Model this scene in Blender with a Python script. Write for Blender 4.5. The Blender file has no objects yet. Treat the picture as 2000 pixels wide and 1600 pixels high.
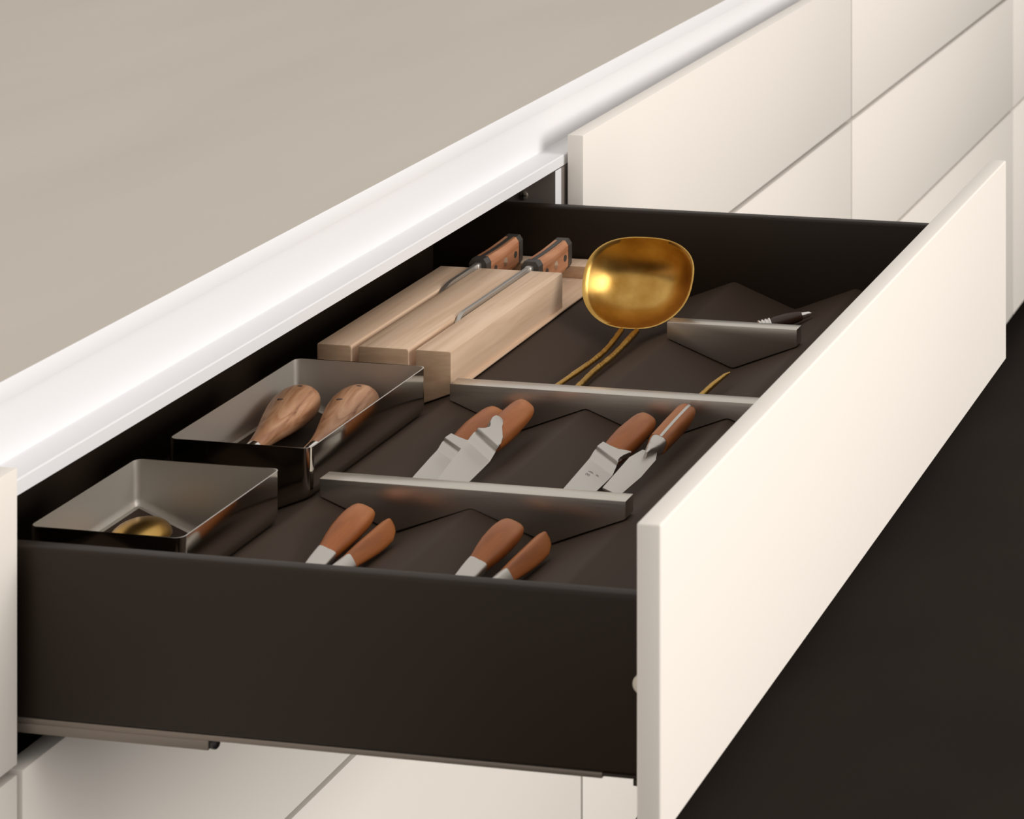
import bpy, bmesh, math, random
from math import sin, cos, pi, radians
from mathutils import Vector, Matrix

# ------------------------------------------------------------------ camera
scn = bpy.context.scene
COL = scn.collection
cd = bpy.data.cameras.new('camera')
cam = bpy.data.objects.new('camera', cd); COL.objects.link(cam)
cam.location = (1.06862, -1.58079, 1.50696)
cam.rotation_euler = (pi/2, 0, radians(10.825))
cd.sensor_fit = 'HORIZONTAL'; cd.sensor_width = 36.0
cd.lens = 5000*36/2000
cd.shift_x = (1000-2148.94)/2000
cd.shift_y = -(800+890)/2000
cd.clip_start = 0.05
cd.dof.use_dof = True
cd.dof.focus_distance = 2.36
cd.dof.aperture_fstop = 20
scn.camera = cam

# ------------------------------------------------------------------ world + light
w = bpy.data.worlds.new('world'); scn.world = w; w.use_nodes = True
bg = w.node_tree.nodes['Background']
bg.inputs['Color'].default_value = (1.0, 0.96, 0.915, 1)
bg.inputs['Strength'].default_value = 0.77

def area(name, loc, target, sx, sy, power, col):
    l = bpy.data.lights.new(name, 'AREA'); l.shape = 'RECTANGLE'; l.size = sx; l.size_y = sy
    l.energy = power; l.color = col
    o = bpy.data.objects.new(name, l); COL.objects.link(o); o.location = loc
    o.rotation_euler = (Vector(target)-Vector(loc)).to_track_quat('-Z', 'Y').to_euler()
    return o
area('window_right_offscreen', (5.6, 0.25, 2.10), (0.0, 0.45, 0.80), 3.2, 2.9, 272, (1.0, 0.96, 0.915))

vs = scn.view_settings
vs.view_transform = 'Standard'; vs.look = 'None'; vs.gamma = 1.0; vs.exposure = 0.0
vs.use_curve_mapping = False

# ------------------------------------------------------------------ materials
def mat(name, base, rough=0.5, metal=0.0, spec=0.5, coat=0.0):
    m = bpy.data.materials.new(name); m.use_nodes = True
    b = m.node_tree.nodes['Principled BSDF']
    b.inputs['Base Color'].default_value = (*base, 1)
    b.inputs['Roughness'].default_value = rough
    b.inputs['Metallic'].default_value = metal
    b.inputs['Specular IOR Level'].default_value = spec
    b.inputs['Coat Weight'].default_value = coat
    return m
def nodes(m): return m.node_tree.nodes, m.node_tree.links, m.node_tree.nodes['Principled BSDF']
def tex(m, kind='noise', scale=(1,1,1), nscale=5, detail=4, rough=0.5, dist=0.0, loc=(0, 0, 0)):
    n, l, b = nodes(m)
    tc = n.new('ShaderNodeTexCoord'); mp = n.new('ShaderNodeMapping'); mp.inputs['Scale'].default_value = scale; mp.inputs['Location'].default_value = loc
    l.new(tc.outputs['Object'], mp.inputs['Vector'])
    if kind == 'noise':
        t = n.new('ShaderNodeTexNoise'); t.inputs['Roughness'].default_value = rough
    else:
        t = n.new('ShaderNodeTexWave'); t.wave_type = 'BANDS'; t.bands_direction = 'X'
    t.inputs['Scale'].default_value = nscale; t.inputs['Detail'].default_value = detail
    t.inputs['Distortion'].default_value = dist
    l.new(mp.outputs['Vector'], t.inputs['Vector'])
    return t.outputs[0] if kind == 'wave' else t.outputs['Fac']
def ramp(m, fac, stops):
    n, l, b = nodes(m); r = n.new('ShaderNodeValToRGB')
    while len(r.color_ramp.elements) < len(stops): r.color_ramp.elements.new(0.5)
    for e, (p, c) in zip(r.color_ramp.elements, stops): e.position = p; e.color = (*c, 1)
    l.new(fac, r.inputs['Fac']); return r.outputs['Color']
def to_base(m, c): n, l, b = nodes(m); l.new(c, b.inputs['Base Color'])
def to_rough(m, fac, lo, hi):
    n, l, b = nodes(m); r = n.new('ShaderNodeMapRange')
    r.inputs['To Min'].default_value = lo; r.inputs['To Max'].default_value = hi
    l.new(fac, r.inputs['Value']); l.new(r.outputs['Result'], b.inputs['Roughness'])
def bump(m, fac, s, d=0.001):
    n, l, b = nodes(m); k = n.new('ShaderNodeBump'); k.inputs['Strength'].default_value = s; k.inputs['Distance'].default_value = d
    l.new(fac, k.inputs['Height']); l.new(k.outputs['Normal'], b.inputs['Normal'])

M = {}
M['front'] = mat('cream_lacquer', (0.80, 0.75, 0.69), 0.5, spec=0.35)
M['front_edge'] = M['front']
M['rail_white'] = mat('white_profile', (0.76, 0.755, 0.77), 0.42, spec=0.4)
m = M['stone'] = mat('worktop_stone', (0.5, 0.47, 0.42), 0.55, spec=0.3)
to_base(m, ramp(m, tex(m, scale=(2.2, 0.5, 1), nscale=2.2, detail=5), [(0.3, (0.535, 0.487, 0.425)), (0.7, (0.575, 0.525, 0.46))]))
M['graphite'] = mat('graphite_metal', (0.0205, 0.0128, 0.0082), 0.46, spec=0.22)
m = M['mat_dark'] = mat('ribbed_liner', (0.056, 0.037, 0.0265), 0.65, spec=0.15)
bump(m, tex(m, nscale=1500, detail=2), 0.10, 0.0003)
M['carcass'] = mat('carcass_grey', (0.21, 0.175, 0.155), 0.5)
m = M['steel'] = mat('brushed_steel', (0.62, 0.575, 0.515), 0.4, 1.0)
f = tex(m, scale=(6, 400, 400), nscale=4, detail=3); to_rough(m, f, 0.26, 0.42); bump(m, f, 0.06, 0.0003)
m = M['tray'] = mat('polished_steel', (0.55, 0.515, 0.465), 0.16, 1.0)
to_rough(m, tex(m, nscale=30, detail=3), 0.07, 0.13)
m = M['tray_in'] = mat('satin_steel_inside', (0.62, 0.585, 0.535), 0.52, 1.0)
M['satin'] = mat('satin_blade', (0.58, 0.55, 0.51), 0.46, 1.0)
M['chrome'] = mat('chrome', (0.75, 0.73, 0.70), 0.1, 1.0)
M['runner'] = mat('runner_zinc', (0.22, 0.185, 0.155), 0.45, 0.5)
M['cap'] = mat('cap_plastic', (0.62, 0.56, 0.48), 0.5)
M['black'] = mat('black_plastic', (0.01, 0.009, 0.008), 0.5)
m = M['beech'] = mat('beech', (0.62, 0.43, 0.28), 0.55, spec=0.3)
g = tex(m, scale=(90, 5, 90), nscale=1.2, detail=5, dist=0.6)
to_base(m, ramp(m, g, [(0.30, (0.655, 0.45, 0.30)), (0.52, (0.75, 0.54, 0.38)), (0.72, (0.81, 0.605, 0.445))]))
m = M['beech_end'] = mat('beech_end_grain', (0.32, 0.17, 0.08), 0.65, spec=0.2)
g = tex(m, scale=(40, 40, 180), nscale=1.0, detail=5, dist=0.8)
to_base(m, ramp(m, g, [(0.3, (0.50, 0.325, 0.20)), (0.7, (0.60, 0.405, 0.265))]))
m = M['plum'] = mat('plum_wood', (0.42, 0.16, 0.055), 0.45, spec=0.4)
g = tex(m, scale=(60, 9, 60), nscale=1.4, detail=4, dist=0.4)
to_base(m, ramp(m, g, [(0.25, (0.21, 0.056, 0.011)), (0.5, (0.35, 0.105, 0.022)), (0.75, (0.45, 0.160, 0.042))]))
m = M['scale'] = mat('rosy_scale_wood', (0.5, 0.24, 0.12), 0.5, spec=0.35)
g = tex(m, scale=(70, 10, 70), nscale=1.6, detail=4, dist=0.5)
to_base(m, ramp(m, g, [(0.28, (0.33, 0.12, 0.05)), (0.52, (0.50, 0.225, 0.115)), (0.75, (0.58, 0.29, 0.16))]))
m = M['walnut'] = mat('walnut', (0.35, 0.18, 0.09), 0.42, spec=0.45)
g = tex(m, scale=(80, 11, 80), nscale=1.3, detail=6, dist=1.2)
to_base(m, ramp(m, g, [(0.28, (0.20, 0.075, 0.030)), (0.45, (0.46, 0.225, 0.115)), (0.62, (0.58, 0.325, 0.185)), (0.8, (0.46, 0.225, 0.115))]))
M['knot'] = mat('wood_knot', (0.10, 0.06, 0.05), 0.6)
m = M['brass'] = mat('brass', (0.72, 0.46, 0.13), 0.22, 1.0)
g = tex(m, nscale=28, detail=4)
to_base(m, ramp(m, g, [(0.3, (0.42, 0.22, 0.045)), (0.65, (0.68, 0.43, 0.13))])); to_rough(m, g, 0.24, 0.36)
m = M['brass_twig'] = mat('hammered_brass', (0.48, 0.29, 0.075), 0.34, 1.0)
bump(m, tex(m, nscale=420, detail=2), 0.6, 0.0008)
M['resin'] = mat('dark_resin', (0.060, 0.052, 0.046), 0.4, spec=0.5)
M['dark_wood'] = mat('dark_rosewood', (0.045, 0.018, 0.010), 0.4)
M['mark'] = mat('engraving', (0.13, 0.10, 0.09), 0.6)
m = M['floor'] = mat('dark_floor', (0.05, 0.04, 0.033), 0.75, spec=0.08)
g = tex(m, scale=(1, 1, 1), nscale=2.4, detail=5, rough=0.5)
to_base(m, ramp(m, g, [(0.3, (0.0125, 0.0088, 0.0066)), (0.7, (0.019, 0.0138, 0.0106))]))

M['wall'] = mat('warm_plaster', (0.62, 0.58, 0.53), 0.8)

# ------------------------------------------------------------------ helpers
def link(name, me, material, parent=None, smooth=False):
    for k in (material if isinstance(material, (list, tuple)) else [material]): me.materials.append(M[k])
    if smooth:
        for p in me.polygons: p.use_smooth = True
    o = bpy.data.objects.new(name, me); COL.objects.link(o)
    if parent: o.parent = parent
    return o
def fin(bm, name, material, parent=None, smooth=False, sharp=None):
    bmesh.ops.recalc_face_normals(bm, faces=bm.faces)
    me = bpy.data.meshes.new(name); bm.to_mesh(me); bm.free()
    o = link(name, me, material, parent, smooth)
    if smooth and sharp: me.set_sharp_from_angle(angle=radians(sharp))
    return o
def bevel(bm, r, seg=2, edges=None):
    if r > 0:
        bmesh.ops.bevel(bm, geom=edges or list(bm.edges), offset=r, segments=seg, profile=0.5, affect='EDGES', clamp_overlap=True)
def add_box(bm, a, b):
    v = [bm.verts.new((x, y, z)) for x in (a[0], b[0]) for y in (a[1], b[1]) for z in (a[2], b[2])]
    for q in ((0,1,3,2),(4,6,7,5),(0,4,5,1),(2,3,7,6),(0,2,6,4),(1,5,7,3)): bm.faces.new([v[i] for i in q])
def box(name, a, b, material, parent=None, r=0.001, seg=2):
    bm = bmesh.new(); add_box(bm, a, b); bevel(bm, r, seg)
    return fin(bm, name, material, parent, True, 40)
def boxes(name, lst, material, parent=None):
    bm = bmesh.new()
    for a, b in lst: add_box(bm, a, b)
    return fin(bm, name, material, parent)
def prism(name, poly, y0, y1, material, parent=None, r=0.0, axis='Y', seg=2, sharp=40):
    """poly of (x,z) extruded along Y, or (y,z) along X, or (x,y) along Z"""
    bm = bmesh.new()
    def P(p, t): return {'Y': (p[0], t, p[1]), 'X': (t, p[0], p[1]), 'Z': (p[0], p[1], t)}[axis]
    A = [bm.verts.new(P(p, y0)) for p in poly]; B = [bm.verts.new(P(p, y1)) for p in poly]
    bm.faces.new(A); bm.faces.new(B[::-1]); n = len(poly)
    for i in range(n): bm.faces.new([A[i], A[(i+1) % n], B[(i+1) % n], B[i]])
    bevel(bm, r, seg)
    return fin(bm, name, material, parent, True, sharp)
def loft(name, rings, material, parent=None, smooth=True, sharp=50, caps=True, closed=True):
    bm = bmesh.new(); R = [[bm.verts.new(p) for p in r] for r in rings]
    n = len(R[0])
    for a, b in zip(R[:-1], R[1:]):
        for i in range(n if closed else n-1): bm.faces.new([a[i], a[(i+1) % n], b[(i+1) % n], b[i]])
    if caps: bm.faces.new(R[0]); bm.faces.new(R[-1][::-1])
    return fin(bm, name, material, parent, smooth, sharp)
def sup(t, a, b, e):
    c, s = cos(t), sin(t)
    return (math.copysign(abs(c)**(2/e), c)*a, math.copysign(abs(s)**(2/e), s)*b)
def handle_rings(prof, e=2.6, n=20):
    """prof: (y, half width, half thickness, x offset, z offset)"""
    return [[(p[0]+xo, y, p[1]+zo) for p in (sup(2*pi*i/n, hw, ht, e) for i in range(n))] for y, hw, ht, xo, zo in prof]
def tube(name, pts, radii, material, parent=None, n=10):
    rings = []
    for i, p in enumerate(pts):
        p = Vector(p); a = Vector(pts[max(i-1, 0)]); b = Vector(pts[min(i+1, len(pts)-1)])
        t = (b-a).normalized(); s = t.cross(Vector((0, 0, 1))).normalized(); u = s.cross(t)
        r = radii[i] if isinstance(radii, (list, tuple)) else radii
        rings.append([tuple(p+s*cos(2*pi*k/n)*r+u*sin(2*pi*k/n)*r) for k in range(n)])
    return loft(name, rings, material, parent, True, 60)
def cyl(name, c, axis, r, h, material, parent=None, n=24, bev=0.0):
    q = Vector(axis).to_track_quat('Z', 'Y'); c = Vector(c); rings = []
    for rr, t in ([(r, 0), (r, h)] if not bev else [(r-bev, 0), (r, bev), (r, h-bev), (r-bev, h)]):
        rings.append([tuple(c+q @ Vector((rr*cos(2*pi*k/n), rr*sin(2*pi*k/n), t))) for k in range(n)])
    return loft(name, rings, material, parent, True, 50)
def empty(name, loc=(0, 0, 0), rot=(0, 0, 0)):
    o = bpy.data.objects.new(name, None); COL.objects.link(o); o.location = loc; o.rotation_euler = rot
    o.empty_display_size = 0.03
    return o
def tag(o, label, cat, group=None):
    o['label'] = label; o['category'] = cat
    if group: o['group'] = group
    return o

# ------------------------------------------------------------------ setting
fl = boxes('floor', [((-4, -4, -0.05), (6, 9, 0.0))], 'floor'); fl['kind'] = 'structure'

for nm, a, b in (('wall_back', (-4.1, -4, 0), (-4.0, 9, 2.8)), ('wall_far', (-4, 9.0, 0), (6, 9.1, 2.8))):
    wl = boxes(nm, [(a, b)], 'wall'); wl['kind'] = 'structure'

# heights
Z1T, Z1B, Z2T, Z2B, Z3T, Z3B = 0.868, 0.6625, 0.6555, 0.4440, 0.4385, 0.053
TH = 0.018
SEAMS = [-1.0, 0.0215, 1.029, 2.057, 3.130, 4.2]
G = 0.0030

def front(name, y0, y1, z0, z1, parent, x1=0.0):
    return box(name, (x1-TH, y0, z0), (x1, y1, z1), 'front', parent, 0.0009, 2)
def body(y0, y1, parent, white_edge=False):
    t = 0.016; x0, x1 = -1.18, -0.022
    k = 'carcass'
    o = boxes('carcass', [((x0, y0, 0.055), (x0+t, y1, 0.834)),
                      ((x0+t, y0, 0.055), (x1, y1, 0.055+t)),
                      ((x0+t, y0+t, 0.42), (x1-0.02, y1-t, 0.436)),
                      ((-1.1, y0+t, 0.818), (-0.12, y1-t, 0.834))], k, parent)
    for a, b in ((y0, y0+t), (y1-t, y1)):
        bm = bmesh.new(); add_box(bm, (x0+t, a, 0.055+t), (x1, b, 0.834))
        for f in bm.faces:
            f.normal_update()
            if white_edge and f.calc_center_median().x > x1-1e-4: f.material_index = 1
        s = fin(bm, 'side_panel', ['carcass', 'rail_white'], parent)
    box('plinth', (-1.1, y0, 0.0), (-0.06, y1, 0.0548), 'black', parent, 0)
LAB = ['closed cream cabinet beside the left end of the open drawer',
       'cream cabinet with its top drawer pulled out',
       'closed cream cabinet just beyond the open drawer, hairline gaps between three fronts',
       'cream cabinet with three closed fronts, second beyond the open drawer',
       'cream cabinet at the far end of the run, third beyond the open drawer']
cabs = []
for i in range(5):
    y0, y1 = SEAMS[i], SEAMS[i+1]
    c = tag(empty('kitchen_cabinet', (0, 0, 0)), LAB[i], 'cabinet', 'row of cream cabinets'); cabs.append(c)
    body(y0-(0.0175 if i == 1 else 0.0040), y1-(0.0185 if i == 0 else 0.0045), c, i == 1)
    rows = [(Z2B, Z2T), (Z3B, Z3T)] + ([(Z1B, Z1T)] if i != 1 else [])
    for a, b in rows: front('drawer_front', y0+G, y1-G, a, b, c)
cab = cabs[1]

# runner cover screw on inner side of cabinet
sc = cyl('screw', (-0.058, 1.0088, 0.8065), (0, -1, 0), 0.0052, 0.0022, 'runner', cab, 20, 0.0008)
boxes('screw_slot', [((-0.0612, 1.0062, 0.8060), (-0.0548, 1.0068, 0.8070)), ((-0.0585, 1.0062, 0.8033), (-0.0575, 1.0068, 0.8097))], 'black', sc)

# worktop
wt = box('worktop', (-1.25, -1.1, 0.8945), (-0.0450, 4.3, 0.9095), 'stone', None, 0.0)
wt_edge = box('edge_band', (-0.0450, -1.1, 0.8945), (-0.0438, 4.3, 0.9095), 'rail_white', None, 0.0005)
tag(wt, 'long greige stone worktop with a white front edge', 'worktop')
wt_edge.parent = wt; wt_edge['label'] = 'white front edge of the worktop'
# grip rail under the worktop (L profile)
gr = prism('grip_rail', [(-0.058, 0.8942), (-0.050, 0.8942), (-0.050, 0.8475), (-0.0482, 0.8463), (-0.0232, 0.8463), (-0.0222, 0.8453), (-0.0222, 0.8350), (-0.0262, 0.8350), (-0.0262, 0.8400), (-0.058, 0.8400)],
           -1.1, 4.3, 'rail_white', None, 0.0)
tag(gr, 'white recessed grip rail running under the worktop edge', 'rail')

# ------------------------------------------------------------------ pulled-out drawer
XO = 0.476; XI = XO-0.017
YN0, YN1, YF0, YF1 = 0.027, 0.040, 0.958, 0.971
ZS, ZB = 0.8100, 0.6905
XB = -0.150
drawer = box('drawer', (XB, YN1, 0.695), (XI, YF0, 0.703), 'graphite', cab, 0.0005)
drawer['label'] = 'pulled-out drawer with dark graphite sides'
box('drawer_front', (XI, -0.001, 0.6645), (XO, 1.001, 0.870), 'front', drawer, 0.0018, 3)
for a, b in ((YN0, YN1), (YF0, YF1)):
    box('drawer_side', (XB, a, ZB), (XI, b, ZS), 'graphite', drawer, 0.0028, 3)
box('drawer_back', (XB, YN1, 0.695), (XB+0.012, YF0, ZS), 'graphite', drawer, 0.001)
box('added_bounce_blocker', (XI-0.006, YN1, 0.695), (XI, YF0, ZS-0.004), 'graphite', drawer, 0.001)  # added unseen dark panel, stops the cream front bouncing light into the drawer
rn = box('runner', (-0.40, YN0+0.001, 0.6865), (0.424, YN1, ZB), 'runner', drawer, 0.0006)
rl = box('runner_rail', (-0.45, YN0+0.0015, 0.6795), (0.138, YN1+0.004, 0.6865), 'runner', cab, 0.0006)
cyl('end_stop', (0.138, YN0+0.006, 0.6830), (1, 0, 0), 0.0040, 0.005, 'black', cab, 16, 0.001)
box('front_bracket', (0.424, YN0+0.001, 0.6880), (XI, YN1, ZB), 'graphite', drawer, 0.0006)
box('bracket_tab', (0.4455, YN0+0.001, 0.6835), (XI, YN1, 0.6880), 'graphite', drawer, 0.0006)
cyl('cover_cap', (0.4535, YN0+0.0002, 0.7530), (0, -1, 0), 0.0070, 0.004, 'cap', drawer, 20, 0.0015)
box('runner', (-0.40, YF0, 0.6865), (0.430, YF1-0.001, ZB), 'runner', drawer, 0.0006)

# ------------------------------------------------------------------ ribbed insert
PK, VL, P0, PIT = 0.7419, 0.7165, 0.0655, 0.1312
def zf(x):
    t = abs((((x-P0)/PIT) % 1.0)-0.5)*2      # 1 at peak, 0 at valley
    return VL+(PK-VL)*t
def zig(x0, x1, r=0.003, off=0.0):
    xs = {x0, x1}
    k = math.floor((x0-P0)/(PIT/2))-1
    while True:
        x = P0+k*PIT/2
        if x > x1+r: break
        for d in (-r, 0, r):
            if x0 < x+d < x1: xs.add(x+d)
        k += 1
    out = []
    for x in sorted(xs):
        z = zf(x); h = round((x-P0)/(PIT/2))
        if abs(x-(P0+h*PIT/2)) < 1e-6 and x not in (x0, x1):
            z += (-1 if h % 2 == 0 else 1)*(PK-VL)*r/(PIT/2)*0.5
        out.append((x, z+off))
    return out
IX0, IX1 = XB+0.013, XI-0.007
pr = zig(IX0, IX1)
ins = prism('ribbed_drawer_insert', pr+[(IX1, 0.7035), (IX0, 0.7035)], YN1+0.001, YF0-0.001, 'mat_dark', None, 0, sharp=25)
tag(ins, 'dark brown insert of folded ridges and valleys lining the drawer', 'drawer insert')

# dividers
def divider(x0, x1, y0, y1, zt, label):
    b = zig(x0, x1, 0.003, 0.0014)
    poly = b+[(x1, zt), (x0, zt)]
    o = prism('drawer_divider', poly, y0, y1, 'steel', None, 0.0009, seg=2)
    tag(o, label, 'divider', 'steel drawer dividers')
divider(0.0665, 0.3265, 0.3205, 0.3370, 0.7568, 'brushed steel divider with zigzag underside between the two rows of small knives')
divider(0.0680, 0.4500, 0.5570, 0.5735, 0.7568, 'long brushed steel divider touching the wooden knife block')
divider(0.1965, 0.3265, 0.7605, 0.7755, 0.7585, 'short brushed steel divider with one pointed V underside beside the ladle')

# ------------------------------------------------------------------ steel trays
def tray(x0, x1, y0, y1, zr, label):
    xm = P0-PIT/2; rc = 0.007; th = 0.0013
    def loop(ins_, zfun):
        a, b, c, d = x0+ins_, x1-ins_, y0+ins_, y1-ins_
        r = max(rc-ins_, 0.0015); pts = []
        def arc(cx, cy, t0):
            for k in range(7):
                t = t0+k*pi/12; pts.append((cx+r*cos(t), cy+r*sin(t)))
        pts.append((xm, c)); arc(b-r, c+r, -pi/2); arc(b-r, d-r, 0); pts.append((xm, d)); arc(a+r, d-r, pi/2); arc(a+r, c+r, pi)
        return [(p[0], p[1], zfun(p[0])) for p in pts]
    fb = lambda x: min(zf(x), 0.7405)+0.0008
    outer = [loop(0, lambda x: zr), loop(0, lambda x: fb(x)+0.0070), loop(0.0005, lambda x: fb(x)+0.0035), loop(0.0020, lambda x: fb(x)+0.0010), loop(0.0045, lambda x: fb(x))]
    inner = [loop(th, lambda x: zr), loop(th, lambda x: fb(x)+0.0080), loop(th+0.0007, lambda x: fb(x)+0.0045), loop(th+0.002, lambda x: fb(x)+0.0022), loop(th+0.0045, lambda x: fb(x)+th)]
    root = tag(empty('steel_tray', (x0, y0, VL)), label, 'tray', 'steel trays in the drawer')
    bm = bmesh.new()
    O = [[bm.verts.new(p) for p in L] for L in outer]; I = [[bm.verts.new(p) for p in L] for L in inner]
    n = len(O[0])
    def skin(S):
        for a, b in zip(S[:-1], S[1:]):
            for i in range(n): bm.faces.new([a[i], a[(i+1) % n], b[(i+1) % n], b[i]])
    skin(O); no = len(bm.faces); skin(I)
    for i in range(n): bm.faces.new([O[0][i], O[0][(i+1) % n], I[0][(i+1) % n], I[0][i]])
    for S in (O, I):
        L = S[-1]; k = 15   # index of far-middle point
        bm.faces.new(L[0:k+1]); bm.faces.new(L[k:]+[L[0]])
    bm.faces.ensure_lookup_table()
    for f in bm.faces[no:no+4*n]: f.material_index = 1
    for f in bm.faces[-2:]: f.material_index = 1
    bmesh.ops.translate(bm, verts=bm.verts, vec=(-x0, -y0, -VL))
    fin(bm, 'tray_wall', ['tray', 'tray_in'], root, True, 35)
    lin = [(x, fb(x)+th+0.0007) for x in (x0+0.0066, xm, x1-0.0066)]
    poly = lin+[(x, z-0.0005) for x, z in lin[::-1]]
    o = prism('tray_liner', [(x-x0, z-VL) for x, z in poly], 0.0066, y1-y0-0.0066, 'mat_dark', root)
    o['label'] = 'dark liner on the tray bottom'
    return root
tray(-0.0675, 0.0585, 0.3205, 0.5310, 0.7800, 'long polished steel tray holding two bulbous wooden handles')
tray(-0.0675, 0.0580, 0.1310, 0.2755, 0.7800, 'short polished steel tray with a brass spoon bowl in it')

# ------------------------------------------------------------------ knife block
kb = tag(empty('knife_block', (-0.0693, 0.573, VL)), 'slotted pale beech knife block holding two knives', 'knife block')
off = Vector((-0.0693, 0.573, VL))
def endmat(o, y0, y1):
    o.data.materials.append(M['beech_end'])
    for p in o.data.polygons:
        if abs(p.normal.y) > 0.9: p.material_index = 1
def slab(xa, xb, y0, y1, zt, name='slab', r=0.0017, zmin=None):
    xs = sorted({xa, xb} | {q for q in (P0-PIT/2, P0-PIT) if xa < q < xb})
    bot = [(x, zf(x)+0.0014 if zmin is None else zmin) for x in xs]
    o = prism(name, [(x-off.x, z-off.z) for x, z in bot+[(xb, zt), (xa, zt)]], y0-off.y, y1-off.y, 'beech', kb, r, seg=2)
    endmat(o, y0, y1); return o
slab(-0.0693, -0.0353, 0.573, 0.829, 0.780, zmin=0.7450)
slab(-0.0287, 0.0205, 0.573, 0.829, 0.780)
slab(0.0270, 0.0617, 0.573, 0.829, 0.780)
slab(-0.0650, 0.0655, 0.5745, 0.956, 0.7452, 'base_board', 0.0008)
slab(-0.0693, 0.0617, 0.926, 0.953, 0.7580, 'rest_bar', 0.0012, 0.7453)

# ------------------------------------------------------------------ chef knives in the block
def chef_knife(x, ytip, yb, yend, zt, label, curve):
    o0 = Vector((x, yb, zt-0.03))
    k = tag(empty('kitchen_knife', o0), label, 'knife', 'riveted knives in the block')
    def L(y, z): return (y-o0.y, z-o0.z)
    # blade outline
    poly = [L(yb+0.006, zt)]
    for i in range(9):
        t = i/8*pi/2
        poly.append(L(ytip+curve*(1-sin(t)), zt-0.0005-curve*0.75*(1-cos(t))))
    poly += [L(ytip+0.004, zt-0.030), L(yb, zt-0.033), L(yb+0.006, zt-0.02)]
    prism('blade', poly, -0.0021, 0.0021, 'satin', k, 0.0004, axis='X')
    box('collar', (-0.0042, -0.001, 0.006), (0.0042, 0.008, 0.0305), 'satin', k, 0.0025, 3)
    y0, y1 = 0.006, yend-o0.y
    dz = lambda t: -0.0012*sin(t*pi)+0.0015*t
    def oct_(hw, z0, z1, y, c=0.35):
        h = z1-z0; cx = hw*c; cz = h*0.16
        return [(hw, y, z0+cz), (hw, y, z1-cz), (hw-cx, y, z1), (-hw+cx, y, z1), (-hw, y, z1-cz), (-hw, y, z0+cz), (-hw+cx, y, z0), (hw-cx, y, z0)]
    N = 8
    def seg(name, a, b, hw, m_, shrink=0.0, n=N):
        rings = []
        for i in range(n+1):
            t = a+(b-a)*i/n; y = y0+(y1-y0)*t
            z1 = 0.034+dz(t)-shrink; z0 = 0.004+dz(t)*0.6+shrink
            rings.append(oct_(hw, z0, z1, y))
        return loft(name, rings, m_, k, True, 25)
    seg('bolster', 0.0, 0.13, 0.0094, 'resin', n=2)
    seg('tang', 0.13, 0.9, 0.0034, 'resin', -0.0002)
    seg('end_cap', 0.9, 1.0, 0.0097, 'resin', n=2)
    for s in (-1, 1):
        rings = []
        for i in range(N+1):
            t = 0.13+0.77*i/N; y = y0+(y1-y0)*t; z1 = 0.034+dz(t); z0 = 0.004+dz(t)*0.6
            hw = 0.0092; c = hw*0.35; cz = (z1-z0)*0.16
            r = [(s*0.0030, y, z0), (s*(hw-c), y, z0), (s*hw, y, z0+cz), (s*hw, y, z1-cz), (s*(hw-c), y, z1), (s*0.0030, y, z1)]
            rings.append(r if s > 0 else r[::-1])
        sc_ = loft('handle_scale', rings, 'scale', k, True, 25)
        for q, t in enumerate((0.25, 0.52, 0.80)):
            z = 0.019+dz(t)*0.8
            rv = cyl('rivet', (s*0.0090, y0+(y1-y0)*t, z), (s, 0, 0), 0.0044 if q == 1 else 0.0034, 0.0007, 'chrome' if q == 1 else 'resin', sc_, 14)
    return k
chef_knife(-0.0320, 0.730, 0.829, 0.924, 0.7830, 'riveted kitchen knife in the rear slot, in the shade of the worktop', 0.045)
chef_knife(0.0238, 0.664, 0.829, 0.920, 0.7830, 'riveted kitchen knife with rounded blade tip in the slot nearer the drawer front', 0.018)

# ------------------------------------------------------------------ small knives
HP = {  # handle profiles: (t, half width, half thickness, x off, z off) with t in 0..1
 'paddle': [(0.0, .0078, .0052, 0, 0), (0.10, .0086, .0056, 0, .0003), (0.25, .0102, .0064, 0, .0008), (0.42, .0114, .0072, 0, .0013), (0.58, .0117, .0078, 0, .0014), (0.74, .0117, .0075, 0, .0010), (0.87, .0108, .0068, 0, .0004), (0.95, .0094, .0058, 0, 0), (0.988, .0075, .0044, 0, 0), (1.0, .0055, .0030, 0, 0)],
 'full': [(0.0, .0098, .0068, 0, 0), (0.10, .0108, .0078, 0, 0), (0.25, .0117, .0088, 0, .0004), (0.45, .0122, .0094, 0, .0008), (0.62, .0117, .0092, 0, .0008), (0.78, .0112, .0090, 0, .0005), (0.89, .0104, .0084, 0, 0), (0.95, .0092, .0074, 0, 0), (0.985, .0072, .0056, 0, 0), (1.0, .0050, .0036, 0, 0)],
 'slim': [(0.0, .0060, .0052, 0, 0), (0.12, .0066, .0054, 0, 0), (0.30, .0076, .0056, 0, 0), (0.50, .0084, .0056, 0, 0), (0.68, .0086, .0055, -0.0004, 0), (0.84, .0084, .0054, -0.0012, 0), (0.95, .0066, .0050, -0.0032, 0), (0.99, .0046, .0044, -0.0048, 0), (1.0, .0034, .0036, -0.0056, 0)],
}
def hr(kind, L, e):
    return handle_rings([(t*L, a, b, x, z) for t, a, b, x, z in HP[kind]], e)
def lay(a, b, roll):
    d = Vector(b)-Vector(a); L = d.length
    y = d/L; x0 = y.cross(Vector((0, 0, 1))).normalized(); z0 = x0.cross(y)
    r = radians(roll); x = x0*cos(r)-z0*sin(r); z = x.cross(y)
    R = Matrix((x, y, z)).transposed()
    return R.to_euler('XYZ'), L
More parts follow.
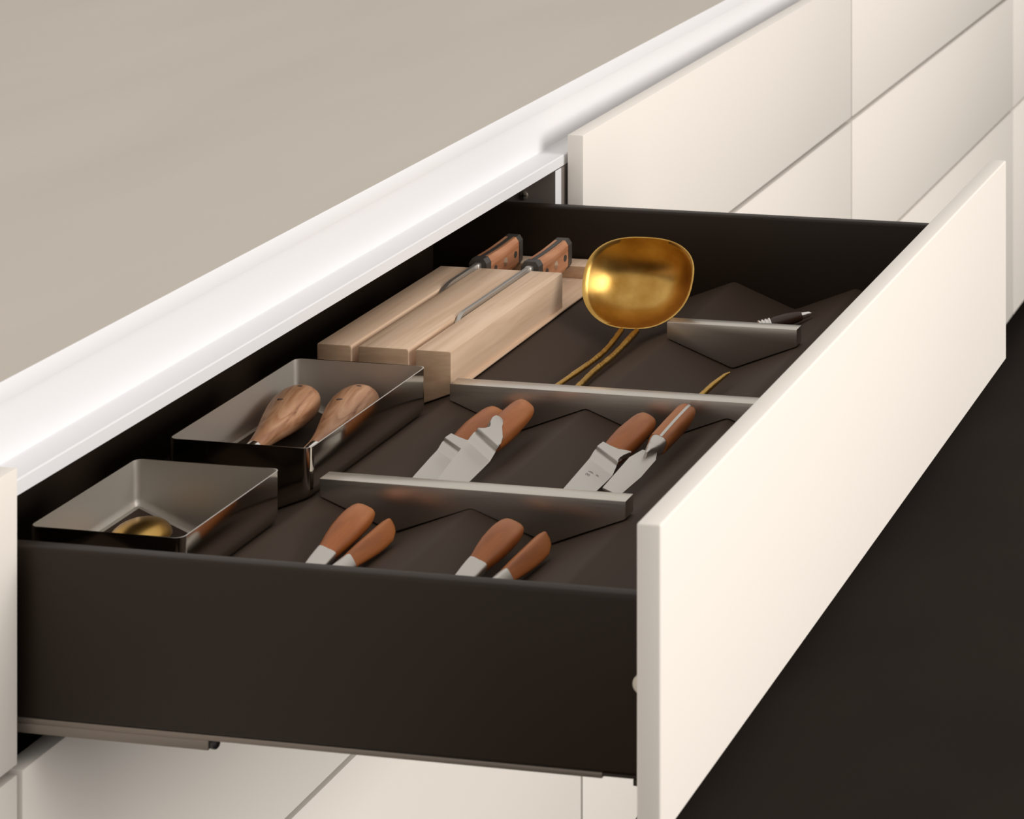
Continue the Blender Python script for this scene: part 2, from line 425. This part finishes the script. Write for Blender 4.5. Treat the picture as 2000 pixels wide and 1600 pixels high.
def small_knife(kind, a, b, roll, label, e=2.8, group=None, blade=None):
    rot, L = lay(a, b, roll)
    k = tag(empty('small_knife', a, rot), label, 'knife', group or 'small knives with brown wooden handles')
    loft('handle', hr(kind, L, e), 'plum', k, True, 40)
    hw0, ht0 = HP[kind][0][1], HP[kind][0][2]
    if blade == 'collar':        # plain flattened ferrule and pointed blade
        rr = handle_rings([(-0.044, 0.0050, 0.0010, 0, -0.0004), (-0.036, 0.0062, 0.0020, 0, -0.0003), (-0.026, 0.0066, 0.0036, 0, 0), (-0.012, hw0*0.98, ht0*0.90, 0, 0), (-0.004, hw0*1.02, ht0*0.99, 0, 0), (0.0008, hw0*1.03, ht0*1.01, 0, 0)], 4.5)
        loft('ferrule', rr, 'satin', k, True, 40)
        prism('blade', [(-0.0050, -0.043), (0.0050, -0.043), (0.0075, -0.055), (0.0068, -0.095), (0.001, -0.110), (-0.006, -0.080)], -0.0012, -0.0002, 'satin', k, 0.0003, axis='Z')
    return k

GF = 'small knives before the front divider'
small_knife('paddle', (0.1190, 0.2306, 0.7345), (0.1165, 0.3015, 0.7420), 22, 'small broad-handled knife lying flat beside the short steel tray', 3.0, GF, 'collar')
small_knife('slim', (0.1395, 0.2270, 0.7308), (0.1445, 0.2900, 0.7325), 58, 'small slim-handled knife on edge, next to the broad one by the short steel tray', 4.6, GF, 'collar')
small_knife('paddle', (0.2440, 0.2270, 0.7366), (0.2460, 0.2925, 0.7424), 22, 'small broad-handled knife with streaked wood, in the valley nearer the drawer front', 3.0, GF, 'collar')
small_knife('slim', (0.2690, 0.2230, 0.7310), (0.2755, 0.2870, 0.7328), 58, 'small slim-handled knife on edge, in the valley nearer the drawer front', 4.6, GF, 'collar')

# ---- middle compartment: crank spatula with wave shaped bolster
def plate_along(name, path, skew, th, material, parent):
    """strip following path [(y,z,halfwidth_left,halfwidth_right)]"""
    bm = bmesh.new(); T = []; B = []
    for y, z, a, b in path:
        T.append([bm.verts.new((a, y+a*skew, z+th/2)), bm.verts.new((b, y+b*skew, z+th/2))])
        B.append([bm.verts.new((a, y+a*skew, z-th/2)), bm.verts.new((b, y+b*skew, z-th/2))])
    for i in range(len(path)-1):
        bm.faces.new([T[i][0], T[i][1], T[i+1][1], T[i+1][0]]); bm.faces.new([B[i][0], B[i+1][0], B[i+1][1], B[i][1]])
        bm.faces.new([T[i][0], T[i+1][0], B[i+1][0], B[i][0]]); bm.faces.new([T[i][1], B[i][1], B[i+1][1], T[i+1][1]])
    bm.faces.new([T[0][0], B[0][0], B[0][1], T[0][1]]); bm.faces.new([T[-1][0], T[-1][1], B[-1][1], B[-1][0]])
    return fin(bm, name, material, parent, True, 60)
def cranked(a, b, roll, label, hook=True, blade_len=0.095, kind='full', mark=False):
    k = small_knife(kind, a, b, roll, label, 2.5, 'small knives behind the front divider')
    zt = HP[kind][0][2]
    l, r = (-0.0152, 0.0104) if hook else (-0.0122, 0.0124)
    path = [(-blade_len, -0.0026, l*0.56, r*0.9), (-blade_len*0.7, -0.0026, l*0.75, r*1.0), (-0.030, -0.0026, l*0.95, r*1.05), (-0.0190, -0.0024, l, r*1.05),
            (-0.0172, -0.0016, l, r*1.04), (-0.0150, 0.0010, l, r), (-0.0132, 0.0030, l, r*0.97), (-0.0110, 0.0038, l*0.98, r*0.92), (-0.0060, 0.0040, l*0.7, r*0.85), (0.0040, 0.0036, l*0.5, r*0.75)]
    plate_along('blade', path, -0.22, 0.0016, 'satin', k)
    if hook:
        # flat bolster with the finger shaped curl
        poly = [(0.0098, -0.0130), (0.0082, -0.0080), (0.0072, 0.0022), (0.0020, 0.0080), (-0.0014, 0.0142), (-0.0022, 0.0200), (-0.0036, 0.0244), (-0.0078, 0.0262), (-0.0116, 0.0240), (-0.0124, 0.0185), (-0.0112, 0.0120), (-0.0086, 0.0070), (-0.0070, 0.0028), (-0.0095, -0.0035), (-0.0148, -0.0080)]
        prism('bolster', poly, 0.0034, zt+0.0030, 'satin', k, 0.0009, axis='Z')
    else:
        poly = [(0.0120, -0.0140), (0.0090, -0.0080), (0.0098, -0.0010), (0.0140, 0.0070), (0.0132, 0.0098), (0.0095, 0.0070), (0.0040, 0.0018), (-0.0040, 0.0004), (-0.0112, 0.0022), (-0.0120, -0.0085)]
        prism('bolster', poly, 0.0030, zt+0.0014, 'satin', k, 0.0009, axis='Z')
    if mark:
        # faint etched mark
        bm = bmesh.new()
        for k2 in range(24):
            if k2 % 12 in (5, 6): continue
            t0, t1 = 2*pi*k2/24, 2*pi*(k2+1)/24
            v = [bm.verts.new((-0.003+r*cos(t), -0.0365+r*sin(t), -0.00172)) for r, t in ((0.0016, t0), (0.0020, t0), (0.0020, t1), (0.0016, t1))]
            bm.faces.new(v)
        for xa, xb, y in ((-0.0038, -0.0022, -0.0362), (-0.0036, -0.0024, -0.0369), (-0.0050, 0.0000, -0.0318), (-0.0040, -0.0010, -0.0306), (0.0022, 0.0052, -0.0318), (0.0022, 0.0044, -0.0306)):
            v = [bm.verts.new(p) for p in ((xa, y, -0.00172), (xb, y, -0.00172), (xb, y+0.0005, -0.00172), (xa, y+0.0005, -0.00172))]; bm.faces.new(v)
        fin(bm, 'maker_mark', 'mark', k)
    return k
cranked((0.1185, 0.4660, 0.7345), (0.1200, 0.5420, 0.7385), 22, 'small knife with wooden handle half hidden under the curled-bolster spatula knife', False, 0.085)
cranked((0.1550, 0.4490, 0.7470), (0.1530, 0.5280, 0.7510), 33, 'small spatula knife with a curled finger-shaped steel bolster, lying over another knife', True, 0.100)
cranked((0.2560, 0.4650, 0.7365), (0.2600, 0.5430, 0.7415), 24, 'small knife with broad handle and etched mark on its wide steel blade', False, 0.100, mark=True)

# knife on edge with visible tang
rot, L = lay((0.2955, 0.4720, 0.7470), (0.2965, 0.5450, 0.7505), 112)
k = tag(empty('small_knife', (0.2955, 0.4720, 0.7470), rot), 'small knife on edge with steel tang strip between its wooden handle scales', 'knife', 'small knives behind the front divider')
prof = [(0.0, .0078), (0.15, .0084), (0.40, .0094), (0.65, .0096), (0.82, .0094), (0.93, .0084), (0.985, .0062), (1.0, .0035)]
for s in (-1, 1):
    rings = []
    for t, hw in prof:
        ht = 0.0086*(1 if t < 0.9 else 1-(t-0.9)*4)
        pts = [(-hw, 0.0009), (-hw*0.98, ht*0.55), (-hw*0.72, ht*0.92), (-hw*0.2, ht), (hw*0.2, ht), (hw*0.72, ht*0.92), (hw*0.98, ht*0.55), (hw, 0.0009)]
        r = [(x, t*L, z*s) for x, z in pts]; rings.append(r if s > 0 else r[::-1])
    loft('handle_scale', rings, 'plum', k, True, 50)
out = [(hw+0.0003, t*L) for t, hw in prof]
prism('tang', out+[(-x, y) for x, y in out[::-1]], -0.0012, 0.0012, 'satin', k, 0.0, axis='Z')
loft('bolster', handle_rings([(-0.030, 0.0050, 0.0012, -0.0010, 0), (-0.024, 0.0062, 0.0022, -0.0008, 0), (-0.018, 0.0066, 0.0042, -0.0004, 0), (-0.0150, 0.0070, 0.0050, 0, 0), (-0.0135, 0.0066, 0.0046, 0, 0), (-0.009, 0.0070, 0.0060, 0, 0), (-0.001, 0.0078, 0.0074, 0, 0), (0.0012, 0.0078, 0.0075, 0, 0)], 3.2), 'satin', k, True, 40)
prism('blade', [(-0.020, -0.0062), (-0.014, 0.0052), (-0.026, 0.0090), (-0.060, 0.0095), (-0.100, 0.0070), (-0.100, -0.0085), (-0.040, -0.0100)], -0.0009, 0.0009, 'satin', k, 0.0003, axis='X')

# ------------------------------------------------------------------ brass ladle
ld = tag(empty('ladle', (0.140, 0.640, 0.728)), 'large brass ladle with a twin-stem handle, beside the knife block', 'ladle')
o0 = Vector((0.140, 0.640, 0.728))
C = Vector((0.1465, 0.812, 0.7795)); ang = radians(61)
U = Vector((1, 0.03, 0)).normalized(); V_ = Vector((0, cos(ang), sin(ang))); Nn = U.cross(V_)   # Nn points to -Y, up
if Nn.y > 0: Nn = -Nn
NR, NA = 16, 56
def rim(t):
    c, s = cos(t), sin(t)
    e = 2.5
    x = math.copysign(abs(c)**(2/e), c)*0.0565; y = math.copysign(abs(s)**(2/e), s)
    if y < 0: y *= 0.0500; x *= 1-0.10*abs(s)**2
    else: y *= 0.0395
    return x, y+0.0050
bm = bmesh.new(); D = 0.033; th = 0.0011
def bowl(shift, inset):
    rings = []
    for i in range(NR):
        q = 1-i/NR
        ring = []
        for a in range(NA):
            x, y = rim(2*pi*a/NA); x *= (1-inset); y *= (1-inset)
            z = -D*(1-q**2.6)+(-shift if i else 0)
            ring.append(bm.verts.new(C+U*(x*q)+V_*(y*q)+Nn*z-o0))
        rings.append(ring)
    ctr = bm.verts.new(C+Nn*(-D-shift)-o0)
    for a_, b_ in zip(rings[:-1], rings[1:]):
        for i in range(NA): bm.faces.new([a_[i], a_[(i+1) % NA], b_[(i+1) % NA], b_[i]])
    for i in range(NA): bm.faces.new([rings[-1][i], rings[-1][(i+1) % NA], ctr])
    return rings[0]
ra = bowl(0, 0.022); rb = bowl(th, 0)
for i in range(NA): bm.faces.new([ra[i], ra[(i+1) % NA], rb[(i+1) % NA], rb[i]])
fin(bm, 'bowl', 'brass', ld, True, 60)
random.seed(4)
def stem(pts, r0, r1, n=40):
    P = []; R = []
    m_ = len(pts)-1
    for i in range(n+1):
        t = i/n*m_; j = min(int(t), m_-1); u = t-j
        p = [Vector(pts[max(0, min(m_, j+d))]) for d in (-1, 0, 1, 2)]
        q = 0.5*((2*p[1])+(-p[0]+p[2])*u+(2*p[0]-5*p[1]+4*p[2]-p[3])*u*u+(-p[0]+3*p[1]-3*p[2]+p[3])*u**3)
        P.append(tuple(q-o0)); R.append((r0+(r1-r0)*i/n)*(1+random.uniform(-.10, .10)))
    return tube('stem', P, R, 'brass_twig', ld, 10)
stem([(0.1300, 0.600, 0.7290), (0.1325, 0.640, 0.7305), (0.1395, 0.715, 0.7320), (0.1405, 0.752, 0.7340), (0.1388, 0.7895, 0.7385)], 0.0026, 0.0028)
stem([(0.1490, 0.600, 0.7280), (0.1515, 0.640, 0.7290), (0.1500, 0.690, 0.7300), (0.1525, 0.735, 0.7320), (0.1545, 0.7895, 0.7385)], 0.0030, 0.0032)

# brass stick end behind the long divider
o0 = Vector((0.262, 0.590, 0.725))
st = tag(empty('brass_twig', o0), 'tapered end of a thin brass twig handle lying behind the long divider', 'utensil')
pts = [(0.2610, 0.585, 0.7220), (0.2645, 0.615, 0.7235), (0.2690, 0.648, 0.7270), (0.2735, 0.672, 0.7310), (0.2790, 0.690, 0.7345), (0.2815, 0.6975, 0.7352)]
tube('stick', [tuple(Vector(p)-o0) for p in pts], [0.0030, 0.0031, 0.0030, 0.0028, 0.0020, 0.0008], 'brass_twig', st, 10)

# ------------------------------------------------------------------ brass spoon in the short tray
o0 = Vector((-0.0335, 0.226, 0.7385))
sp = tag(empty('brass_spoon', o0), 'brass spoon lying bowl-down in the short steel tray', 'spoon')
bm = bmesh.new(); NA, NR = 36, 9; prev = None
for sh in (0, 1):
    rings = []
    for i in range(NR):
        q = i/(NR)*pi/2
        rings.append([bm.verts.new(((0.0225-0.0008*sh)*cos(q)*cos(2*pi*a/NA), (0.0265-0.0008*sh)*cos(q)*sin(2*pi*a/NA), (0.0130-0.0009*sh)*sin(q))) for a in range(NA)])
    top = bm.verts.new((0, 0, 0.0130-0.0009*sh))
    for a_, b_ in zip(rings[:-1], rings[1:]):
        for i in range(NA): bm.faces.new([a_[i], a_[(i+1) % NA], b_[(i+1) % NA], b_[i]])
    for i in range(NA): bm.faces.new([rings[-1][i], rings[-1][(i+1) % NA], top])
    if sh:
        for i in range(NA): bm.faces.new([rings[0][i], rings[0][(i+1) % NA], prev[i], prev[(i+1) % NA]][:2]+[prev[(i+1) % NA], prev[i]])
    prev = rings[0]
fin(bm, 'bowl', 'brass', sp, True, 60)
tube('stem', [(0, -0.024, 0.0015), (0.001, -0.045, 0.003), (0.003, -0.070, 0.004), (0.005, -0.080, 0.004)], [0.0026, 0.0022, 0.0024, 0.0028], 'brass', sp, 10)

# ------------------------------------------------------------------ bulb handled tools in the long tray
def bulb_tool(a, b, label):
    a = Vector(a); b = Vector(b); d = (b-a); L = d.length
    yaw = math.atan2(-d.x, d.y); pitch = math.asin(d.z/L)
    k = tag(empty('bulb_handle_tool', a, (pitch, 0, yaw)), label, 'kitchen tool', 'bulb handled tools in the long tray')
    prof = [(0.0, .0068, .0064), (0.10, .0076, .0070), (0.22, .0096, .0086), (0.36, .0130, .0110), (0.50, .0166, .0136), (0.63, .0194, .0154), (0.74, .0206, .0162), (0.84, .0197, .0156), (0.91, .0172, .0138), (0.96, .0134, .0108), (0.988, .0082, .0068), (1.0, .0030, .0026)]
    h = loft('handle', handle_rings([(t*L, x, z, 0, 0) for t, x, z in prof], 2.1, 32), 'walnut', k, True, 80)
    for x, y, w_ in ((-0.0040, 0.60*L, 0.0034), (0.0020, 0.84*L, 0.0026)):
        t = y/L
        for (t0, a0, b0), (t1, a1, b1) in zip(prof[:-1], prof[1:]):
            if t0 <= t <= t1: u = (t-t0)/(t1-t0); hw, hz = a0+(a1-a0)*u, b0+(b1-b0)*u
        z = hz*math.sqrt(max(0, 1-(x/hw)**2))
        rings = [[(x+w_*r*cos(q*pi/5), y+w_*0.5*r*sin(q*pi/5), z+zz) for q in range(10)] for r, zz in ((1, -0.0010), (0.9, 0.0002), (0.4, 0.0003))]
        loft('knot', rings, 'knot', h, True, 60)
    loft('ferrule', handle_rings([(-0.016, .0058, .0056, 0, 0), (-0.010, .0071, .0067, 0, 0), (-0.002, .0073, .0069, 0, 0), (0.001, .0071, .0067, 0, 0)], 2, 24), 'chrome', k, True, 40)
    tube('shaft', [(0, -0.060, 0), (0, -0.016, 0)], 0.0035, 'chrome', k, 12)
    return k
bulb_tool((-0.0300, 0.390, 0.7500), (-0.0425, 0.5040, 0.7570), 'pear-shaped walnut handle with steel ferrule, against the left wall of the long tray')
bulb_tool((0.0185, 0.402, 0.7490), (0.0065, 0.5170, 0.7560), 'pear-shaped walnut handle partly hidden behind the right wall of the long tray')

# ------------------------------------------------------------------ small tool behind the short divider
a = Vector((0.2590, 0.846, 0.7315)); b = Vector((0.2940, 0.874, 0.7360))
d = b-a; Lk = d.length
k = tag(empty('small_dark_tool', a, (math.asin(d.z/Lk), 0, math.atan2(-d.x, d.y))), 'small dark-handled tool with a ribbed chrome end, behind the short divider', 'kitchen tool')
pr_ = []
for i in range(4):
    y = i*0.0035
    pr_ += [(y, .0052, .0052, 0, 0), (y+0.0008, .0066, .0066, 0, 0), (y+0.0022, .0066, .0066, 0, 0), (y+0.0030, .0052, .0052, 0, 0)]
loft('ribbed_cap', handle_rings(pr_, 2, 20), 'chrome', k, True, 30)
loft('handle', handle_rings([(0.0135, .0046, .0046, 0, 0), (0.018, .0060, .0060, 0, 0), (0.030, .0064, .0064, 0, 0), (0.040, .0056, .0056, 0, 0), (0.046, .0046, .0046, 0, 0)], 2, 20), 'dark_wood', k, True, 50)
loft('tip', handle_rings([(0.0455, .0038, .0038, 0, 0), (0.054, .0030, .0030, 0, 0), (0.057, .0014, .0014, 0, 0)], 2, 16), 'chrome', k, True, 50)
